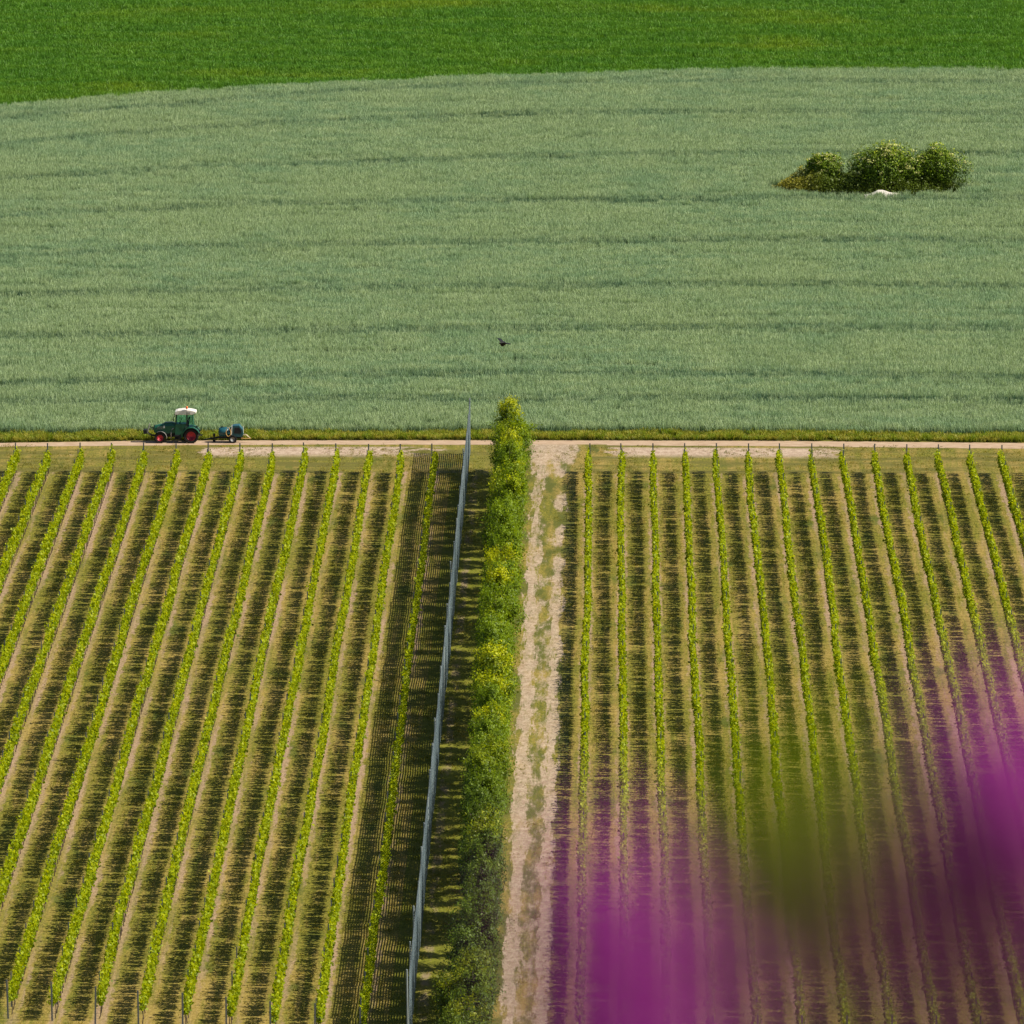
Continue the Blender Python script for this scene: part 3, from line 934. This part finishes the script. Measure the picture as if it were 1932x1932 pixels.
# bonnet
rings = []
for x, zb, zt, hw, cr in ((-.44, .74, 1.08, .25, .5), (-.40, .70, 1.20, .28, .62), (-.1, .66, 1.27, .31, .7), (.35, .66, 1.36, .33, .72), (.80, .68, 1.40, .35, .74), (1.05, .70, 1.38, .36, .74)):
    rings.append([(x, -hw, zb), (x, -hw, zb + (zt - zb) * .72), (x, -hw * cr, zt - .02), (x, 0, zt), (x, hw * cr, zt - .02), (x, hw, zb + (zt - zb) * .72), (x, hw, zb)])
bn = MB().loft(rings).build('bonnet', M_GREEN, trac, False, .02)
MB().box((-.455, 0, .94), (.03, .40, .30)).box((-.40, 0, 1.155), (.10, .36, .09)).build('grille', M_DARK, bn)
g = MB()
for k in range(4): g.box((-.03 + .02 * k, -.325, .98 + .055 * k), (.42, .012, .018))
g.build('side_vent', M_GREY, bn)
for s in (-1, 1): MB().box((-.465, s * .15, 1.03), (.02, .10, .07)).build('headlight', M_LAMP, bn)
MB().box((.28, -.338, 1.12), (.10, .014, .17)).build('emblem_panel', M_LAMP, bn)
MB().prism([(.2, 1.30), (.30, 1.42), (.80, 1.45), (1.02, 1.40), (1.0, 1.30)], -.20, .20).build('bonnet_hump', M_GREEN, bn, False, .03)
# chassis
MB().box((.6, 0, .56), (1.5, .36, .34)).box((1.85, 0, .60), (.95, .46, .42)).box((0, 0, .40), (.18, .86, .14)).box((WB, 0, .53), (.2, .9, .18)).box((1.25, -.42, .42), (.42, .26, .34)).build('chassis', M_DARK, trac, False, .02)
MB().box((1.12, -.60, .32), (.30, .12, .03)).box((1.12, -.60, .52), (.30, .10, .03)).box((.98, -.60, .42), (.02, .06, .30)).box((1.26, -.60, .42), (.02, .06, .30)).build('step', M_DARK, trac)
MB().tube([(.78, -.40, .30), (.76, -.42, .72), (.84, -.40, .98), (.95, -.38, 1.04)], .035, 8).build('pipe', M_GREY, trac, True)
# front mudguards
for s in (-1, 1):
    b = MB(); arch(b, 0.02, Rf, Rf + .06, .02, math.radians(-8), math.radians(118), s * yo - .15, s * yo + .15)
    b.build('front_mudguard', M_GREY, trac)
    b = MB(); arch(b, WB, Rr, Rr + .05, .05, math.radians(20), math.radians(160), s * yo - .21, s * yo + .21, 18)
    b.build('rear_mudguard', M_GREEN, trac)
# cab
CX0, CX1, CZ0, CZ1, HWB, HWT = 1.07, 2.30, .62, 2.00, .46, .50
cab = MB().prism([(1.04, .40), (1.07, 1.36), (1.82, 1.36), (1.82, 1.16), (1.62, .88), (1.58, .40)], -HWB, HWB).build('cab', M_GREEN, trac, False, .015)
for s in (-1, 1):
    MB().tube([(1.09, s * HWB, 1.32), (1.13, s * HWT, 2.02)], .032, 6).build('pillar', M_DARK, cab)
    MB().tube([(1.88, s * HWB, 1.16), (1.86, s * HWT, 2.02)], .032, 6).build('pillar', M_DARK, cab)
    MB().tube([(2.34, s * .44, 1.14), (2.27, s * .46, 2.02)], .034, 6).build('pillar', M_GREEN, cab)
    gl = MB().add([(1.12, s * (HWB - .01), 1.37), (1.84, s * (HWB - .01), 1.20), (1.83, s * (HWT - .01), 1.99), (1.15, s * (HWT - .01), 1.99)], [(0, 1, 2, 3)])
    gl.build('side_window', M_GLASS, cab)
    MB().add([(1.92, s * .45, 1.18), (2.31, s * .435, 1.17), (2.25, s * .455, 1.99), (1.90, s * (HWT - .015), 1.99)], [(0, 1, 2, 3)]).build('rear_side_window', M_GLASS, cab)
MB().add([(1.08, -.42, 1.38), (1.08, .42, 1.38), (1.12, .46, 1.99), (1.12, -.46, 1.99)], [(0, 1, 2, 3)]).build('windscreen', M_GLASS, cab)
MB().add([(2.35, -.41, 1.15), (2.35, .41, 1.15), (2.28, .44, 1.99), (2.28, -.44, 1.99)], [(0, 1, 2, 3)]).build('rear_window', M_GLASS, cab)
MB().box((2.10, 0, 1.12), (.50, .86, .06)).build('rear_deck', M_GREEN, cab)
st = MB().box((1.80, 0, 1.22), (.40, .42, .12)).box((1.99, 0, 1.52), (.12, .42, .56), Matrix.Rotation(.18, 3, 'Y')).build('seat', M_SEAT, trac, False, .03)
b = MB()
for k in range(16):
    a0, a1 = 6.283 * k / 16, 6.283 * (k + 1) / 16
    b.tube([(1.44 + .05 * math.cos(a0), .17 * math.sin(a0), 1.52 + .16 * math.cos(a0)), (1.44 + .05 * math.cos(a1), .17 * math.sin(a1), 1.52 + .16 * math.cos(a1))], .014, 5)
b.tube([(1.25, 0, 1.2), (1.44, 0, 1.52)], .025, 6)
b.build('steering_wheel', M_DARK, trac)
rf = MB().prism([(1.03, 2.01), (1.05, 2.24), (1.25, 2.31), (1.75, 2.365), (2.15, 2.33), (2.52, 2.24), (2.55, 2.13), (2.25, 2.01)], -.54, .54).build('roof', M_WHITE, trac, False, .035)
v_ = MB()
for k in range(3): v_.box((2.0, -.548, 2.07 + .06 * k), (.26, .012, .028))
v_.build('vent', M_GREY, rf)
MB().box((2.38, -.40, 2.07), (.14, .10, .07)).build('work_lamp', M_DARK, rf)
MB().tube([(1.885, -.56, 1.95), (1.885, -.56, 2.44)], .014, 6).build('beacon_stalk', M_DARK, rf)
bc = MB(); bc.loft([[(1.885 + r_ * math.cos(6.283 * k / 12), -.56 + r_ * math.sin(6.283 * k / 12), z_) for k in range(12)] for r_, z_ in ((.07, 2.44), (.075, 2.47), (.07, 2.58), (.045, 2.63))])
bc.build('beacon', M_ORANGE, rf, True)
for s in (-1, 1):
    b = MB().tube([(1.10, s * .48, 1.88), (.98, s * .62, 1.86)], .012, 5).box((.96, s * .66, 1.80), (.04, .16, .24)); b.build('mirror', M_DARK, cab)
MB().box((.95, -.5, 1.62), (.08, .08, .10)).build('side_lamp', M_DARK, cab)
# front linkage with weight
MB().box((-1.06, 0, .76), (.25, .56, .30)).build('front_weight', M_DARK, trac, False, .03)
MB().tube([(-.90, -.18, .70), (-.74, -.18, 1.30)], .04, 6).tube([(-.90, .18, .70), (-.74, .18, 1.30)], .04, 6).tube([(-.75, -.2, 1.27), (-.75, .2, 1.27)], .03, 6).build('linkage_mast', M_GREY, trac)
MB().tube([(-.92, -.25, .70), (-.62, -.22, .50), (-.30, -.20, .48)], .035, 6).tube([(-.92, .25, .70), (-.62, .22, .50), (-.30, .20, .48)], .035, 6).tube([(-.78, 0, 1.15), (-.45, 0, .95)], .03, 6).build('front_arms', M_DARK, trac)
# rear hitch
MB().box((2.72, 0, .74), (.12, .40, .30)).tube([(2.45, -.22, .55), (2.95, -.24, .50)], .03, 6).tube([(2.45, .22, .55), (2.95, .24, .50)], .03, 6).tube([(2.45, 0, .92), (2.86, 0, .80)], .025, 6).box((2.58, -.3, 1.16), (.10, .12, .12)).build('rear_hitch', M_DARK, trac)

# ------------------------------------------------------------------ water / sprayer trailer
M_TEAL = plain('teal_tank', (.012, .085, .11), .35, 0, .5, .3, 2)
M_RIMG = plain('grey_rim', (.20, .20, .20), .7, 0, .3, .2)
M_HOSE = plain('ochre_hose', (.55, .33, .10), .6)
M_CREAM = plain('cream_pipe', (.62, .52, .36), .6)
tp = gp(439, 836.8)
tr = empty('tank_trailer', (tp.x, tp.y + .55, 0))
tag(tr, 'small teal sprayer tank trailer with ochre hose behind the tractor', 'trailer')
for s in (-1, 1): wheel(tr, 0, s * .42, .285, .20, .17, M_RIMG, 14, s)
MB().box((0, 0, .285), (.08, .84, .08)).box((-.15, -.25, .36), (1.7, .07, .08)).box((-.15, .25, .36), (1.7, .07, .08)).box((.5, 0, .36), (.08, .5, .07)).tube([(-1.0, -.25, .36), (-2.02, 0, .20)], .04, 6).tube([(-1.0, .25, .36), (-2.02, 0, .20)], .04, 6).build('frame', M_DARK, tr)
MB().tube([(-1.32, 0, .62), (-1.32, 0, .12)], .03, 6).lathe_y([(.10, -.04), (.10, .04)], (-1.32, 0, .12), 12).box((-1.32, 0, .52), (.16, .12, .20)).build('jockey_wheel', M_DARK, tr)
rings = []
for x, hz, hw, zc in ((-1.0, .20, .28, .74), (-.97, .30, .38, .74), (-.75, .33, .42, .75), (-.1, .33, .42, .75)):
    rings.append([(x, hw * math.cos(6.283 * k / 18), zc + hz * math.sin(6.283 * k / 18)) for k in range(18)])
tk = MB().loft(rings).build('tank', M_TEAL, tr, True)
MB().loft([[(-.75 + .10 * math.cos(6.283 * k / 12), .10 * math.sin(6.283 * k / 12), z_) for k in range(12)] for z_ in (1.04, 1.12)]).build('filler_cap', M_DARK, tk)
MB().prism([(-.10, .46), (-.08, 1.16), (.02, 1.24), (.46, 1.27), (.74, .92), (.74, .56), (.60, .44)], -.44, .44).build('sprayer_housing', M_TEAL, tr, False, .03)
MB().prism([(-.14, .60), (-.08, 1.18), (-.01, 1.18), (-.06, .60)], -.455, .455).build('strap', M_LAMP, tr)
MB().prism([(.10, .70), (.14, 1.10), (.44, 1.12), (.60, .88), (.58, .68)], -.448, .448).build('side_panel', M_DARK, tr)
hp = []
for k in range(22):
    a = math.radians(100) + 6.283 * k / 21 * .97
    rx = .17 * (1 if math.sin(a) < 0 else .55 + .45 * (1 - math.sin(a)))
    hp.append((-.30 + rx * math.cos(a), -.50, .80 + (.34 if math.sin(a) > 0 else .30) * math.sin(a)))
MB().tube(hp, .026, 6).build('hose', M_HOSE, tr, True)
MB().tube([(.74, -.30, .70), (.74, -.30, 1.22)], .016, 6).build('marker_rod', M_LAMP, tr)
MB().tube([(.70, -.30, .58), (.90, -.32, .62), (1.02, -.30, .50), (1.22, -.28, .36)], .03, 6).tube([(.74, .1, .50), (.98, .05, .52), (1.10, .0, .38)], .03, 6).build('outlet_pipe', M_CREAM, tr)
MB().tube([(.60, -.40, .36), (.80, -.42, .34), (1.28, -.40, .34)], .028, 6).box((.66, -.42, .34), (.10, .06, .10)).build('valve', M_HOSE, tr)

# ------------------------------------------------------------------ bird over the wheat
n = NT('black_feathers'); n.color((.010, .010, .013)); n.bsdf.inputs['Roughness'].default_value = .5; M_BIRD = n.m
bp = ray(949, 648, 520)
b = MB()
rings = []
for x, rr_, zz in ((-.22, .010, .0), (-.19, .028, .0), (-.15, .034, .005), (-.11, .05, 0), (-.05, .085, -.01), (.04, .088, -.012), (.12, .055, -.004), (.18, .028, 0), (.30, .030, .004), (.34, .004, .004)):
    wy = 1.0 if x < .15 else 2.2
    rings.append([(x, rr_ * wy * math.cos(6.283 * k / 10), zz + rr_ * (1 if x < .15 else .3) * math.sin(6.283 * k / 10)) for k in range(10)])
b.loft(rings)
for s in (-1, 1):       # wings half raised, fingered tips
    root = [(-.08, .04 * s, .02), (.10, .04 * s, .02)]
    mid = [(-.12, .24 * s, .07), (.08, .25 * s, .07)]
    wr = [(-.07, .40 * s, .08), (.10, .40 * s, .08)]
    pts = root + mid + wr
    vs = [(x, y, z + .006) for x, y, z in pts] + [(x, y, z - .006) for x, y, z in pts]
    b.add(vs, [(0, 1, 3, 2), (2, 3, 5, 4), (8, 9, 7, 6), (10, 11, 9, 8), (0, 2, 8, 6), (2, 4, 10, 8), (1, 7, 9, 3), (3, 9, 11, 5), (4, 5, 11, 10)])
    for k in range(4):
        x0 = -.07 + .043 * k
        b.add([(x0, .40 * s, .08), (x0 + .036, .40 * s, .08), (x0 + .03 + .01 * k, (.55 - .02 * k) * s, .08), (x0 + .005 + .01 * k, (.56 - .02 * k) * s, .08),
               (x0, .40 * s, .074), (x0 + .036, .40 * s, .074), (x0 + .03 + .01 * k, (.55 - .02 * k) * s, .074), (x0 + .005 + .01 * k, (.56 - .02 * k) * s, .074)],
              [(0, 1, 2, 3), (7, 6, 5, 4), (0, 4, 5, 1), (1, 5, 6, 2), (2, 6, 7, 3), (3, 7, 4, 0)])
o = b.build('crow', M_BIRD); o.location = bp; o.scale = (1.5, .95, 1.8); o.rotation_euler = (math.radians(16), math.radians(8), math.radians(50))
tag(o, 'small black bird flying low over the middle of the wheat', 'bird')

# ------------------------------------------------------------------ flowering plants in front of the viewer
n = NT('magenta_petal'); r = n.noise(60., 2, vec=n.opos())
n.leaf(n.mix(r, (.44, .03, .37), (.64, .09, .54)), .4, (1.1, .8, 1.1)); M_PETAL = n.m
n = NT('flower_leaf'); n.leaf(n.mix(n.noise(40., 3, vec=n.opos()), (.27, .37, .001), (.40, .50, .002)), .4); M_FLEAF = n.m
n = NT('withered_leaf'); n.leaf(n.mix(n.noise(40., 3, vec=n.opos()), (.085, .035, .030), (.13, .055, .05)), .3, (1.1, .9, .9)); M_WITH = n.m
n = NT('flower_stem'); n.color(n.mix(n.noise(30., 2, vec=n.opos()), (.055, .035, .02), (.09, .05, .04))); M_FSTEM = n.m

def floret_mesh():
    b = MB()
    for k in range(5):
        a = 6.283 * k / 5; c, s_ = math.cos(a), math.sin(a)
        def P(u, w_, z): return (u * c - w_ * s_, u * s_ + w_ * c, z)
        b.add([P(.0004, 0, 0), P(.0022, .0013, .0006), P(.0036, 0, .0012), P(.0022, -.0013, .0006)], [(0, 1, 2, 3)])
    b.tube([(0, 0, 0), (0, 0, -.006)], [.0006, .0004], 4)
    return b
FL = floret_mesh()
def flower_head(parent, c, rx, rz, nf, seed):
    """dense panicle of small five-petalled florets on short branchlets"""
    r = np.random.default_rng(seed)
    fv = np.array(FL.v); V = []; F = []
    off = 0
    for k in range(nf):
        q = r.normal(0, 1, 3); q /= np.linalg.norm(q)
        rad = r.random() ** .45
        p = np.array(c) + q * np.array([rx, rx, rz]) * rad
        zx = Vector(q + np.array([0, 0, .4])).normalized()
        R = np.array(zx.to_track_quat('Z', 'Y').to_matrix()) * r.uniform(.9, 1.35)
        V.append(fv @ R.T + p)
        F += [tuple(i + off for i in f) for f in FL.f]; off += len(fv)
    me = bpy.data.meshes.new('flower_head'); me.from_pydata(np.concatenate(V).tolist(), [], F); me.materials.append(M_PETAL); me.update()
    h = obj('flower_head', me, parent); 
    b = MB()
    for k in range(14):
        q = Vector(r.normal(0, 1, 3)).normalized(); q.z = abs(q.z) * .6
        b.tube([Vector(c) - Vector((0, 0, rz)), Vector(c) + Vector((q.x * rx * .4, q.y * rx * .4, -rz * .3)), Vector(c) + Vector((q.x * rx, q.y * rx, q.z * rz)) * .8], [.0012, .0009, .0006], 4)
    b.build('branchlet', M_FSTEM, h)
    return h
def leaf_blade(parent, p0, d, ln, w, droop, mat=None):
    d = Vector(d).normalized(); sd_ = d.cross(Vector((.2, 1, .3))).normalized()
    V, F = [], []
    for i in range(7):
        t = i / 6
        c = Vector(p0) + d * ln * t + Vector((0, 0, -droop * t * t))
        k = w / 2 * math.sin(math.pi * min(1, .08 + t * .92)) ** .8
        V += [c - sd_ * k - Vector((0, k * .3, 0)), c, c + sd_ * k - Vector((0, k * .3, 0))]
        if i: o_ = 3 * (i - 1); F += [(o_, o_ + 1, o_ + 4, o_ + 3), (o_ + 1, o_ + 2, o_ + 5, o_ + 4)]
    b = MB().add(V, F)
    return b.build('leaf', mat or M_FLEAF, parent)
def plant(label, dist, heads, leaves, base_px, seed, lmat=None):
    """heads: (px, py, rx, rz, florets); leaves: (px, py, dirx, dirz, length, width)"""
    random.seed(seed)
    bx = ray(base_px, 1900, dist); gz = hill_z(bx.x, bx.y)
    root = empty('flowering_plant', (bx.x, bx.y, gz)); tag(root, label, 'flowers', 'flowering plants close to the viewer')
    for i, (px, py, rx, rz, nf) in enumerate(heads):
        p = ray(px, py, dist) - Vector((bx.x, bx.y, gz))
        st_ = MB().tube([(random.uniform(-.03, .03), random.uniform(-.03, .03), 0), (p.x * .4, p.y * .5, p.z * .55), (p.x * .95, p.y * .97, p.z - rz * 2.5), (p.x, p.y, p.z - rz * .6)], [.006, .005, .0035, .0025], 7)
        st_.build('stem', M_FSTEM, root, True)
        flower_head(root, p, rx, rz, nf, seed * 10 + i)
    for (px, py, dx, dz, ln, w) in leaves:
        p = ray(px, py, dist) - Vector((bx.x, bx.y, gz))
        leaf_blade(root, p - Vector((dx, random.uniform(-.1, .1), dz)).normalized() * ln * .5, (dx, random.uniform(-.15, .15), dz), ln, w, ln * .15, lmat)
    # side stem carrying the leaves
    if leaves:
        a = ray(leaves[0][0], leaves[0][1], dist) - Vector((bx.x, bx.y, gz))
        MB().tube([(0, 0, 0), (a.x * .5, a.y * .6, a.z * .55), (a.x, a.y, a.z)], [.006, .005, .003], 7).build('stem', M_FSTEM, root, True)
    return root
plant('blurred magenta flowers low at the centre right of the frame', 2.4,
      [(1155, 1770, .023, .030, 420), (1300, 1920, .022, .026, 80), (1150, 2010, .024, .03, 260)], [], 1200, 51)
plant('blurred green leaves between the two magenta flower clusters', 2.4,
      [], [(1475, 1530, .15, 1, .070, .042), (1445, 1680, -.3, 1, .056, .034), (1545, 1460, .2, 1, .05, .022), (1425, 1540, -.2, 1, .045, .02), (1530, 1640, .4, 1, .055, .026),
           (1500, 1800, .2, 1, .045, .02), (1480, 1620, -.1, 1, .06, .03)], 1480, 52)
plant('blurred bright magenta flowers at the right edge of the frame', 2.4,
      [(1890, 1440, .023, .019, 560), (1775, 1570, .014, .012, 110), (2010, 1600, .02, .03, 120)], [], 1860, 53)
plant('very blurred purple flower with withered brown leaves at lower right', 1.8,
      [(1780, 1800, .040, .020, 34)], [(1690, 1640, 1, .1, .06, .016), (1800, 1680, 1, .2, .06, .018), (1730, 1790, 1, -.1, .07, .014), (1900, 1780, 1, .3, .05, .014), (1620, 1700, 1, .2, .05, .014)], 1700, 54, M_WITH)
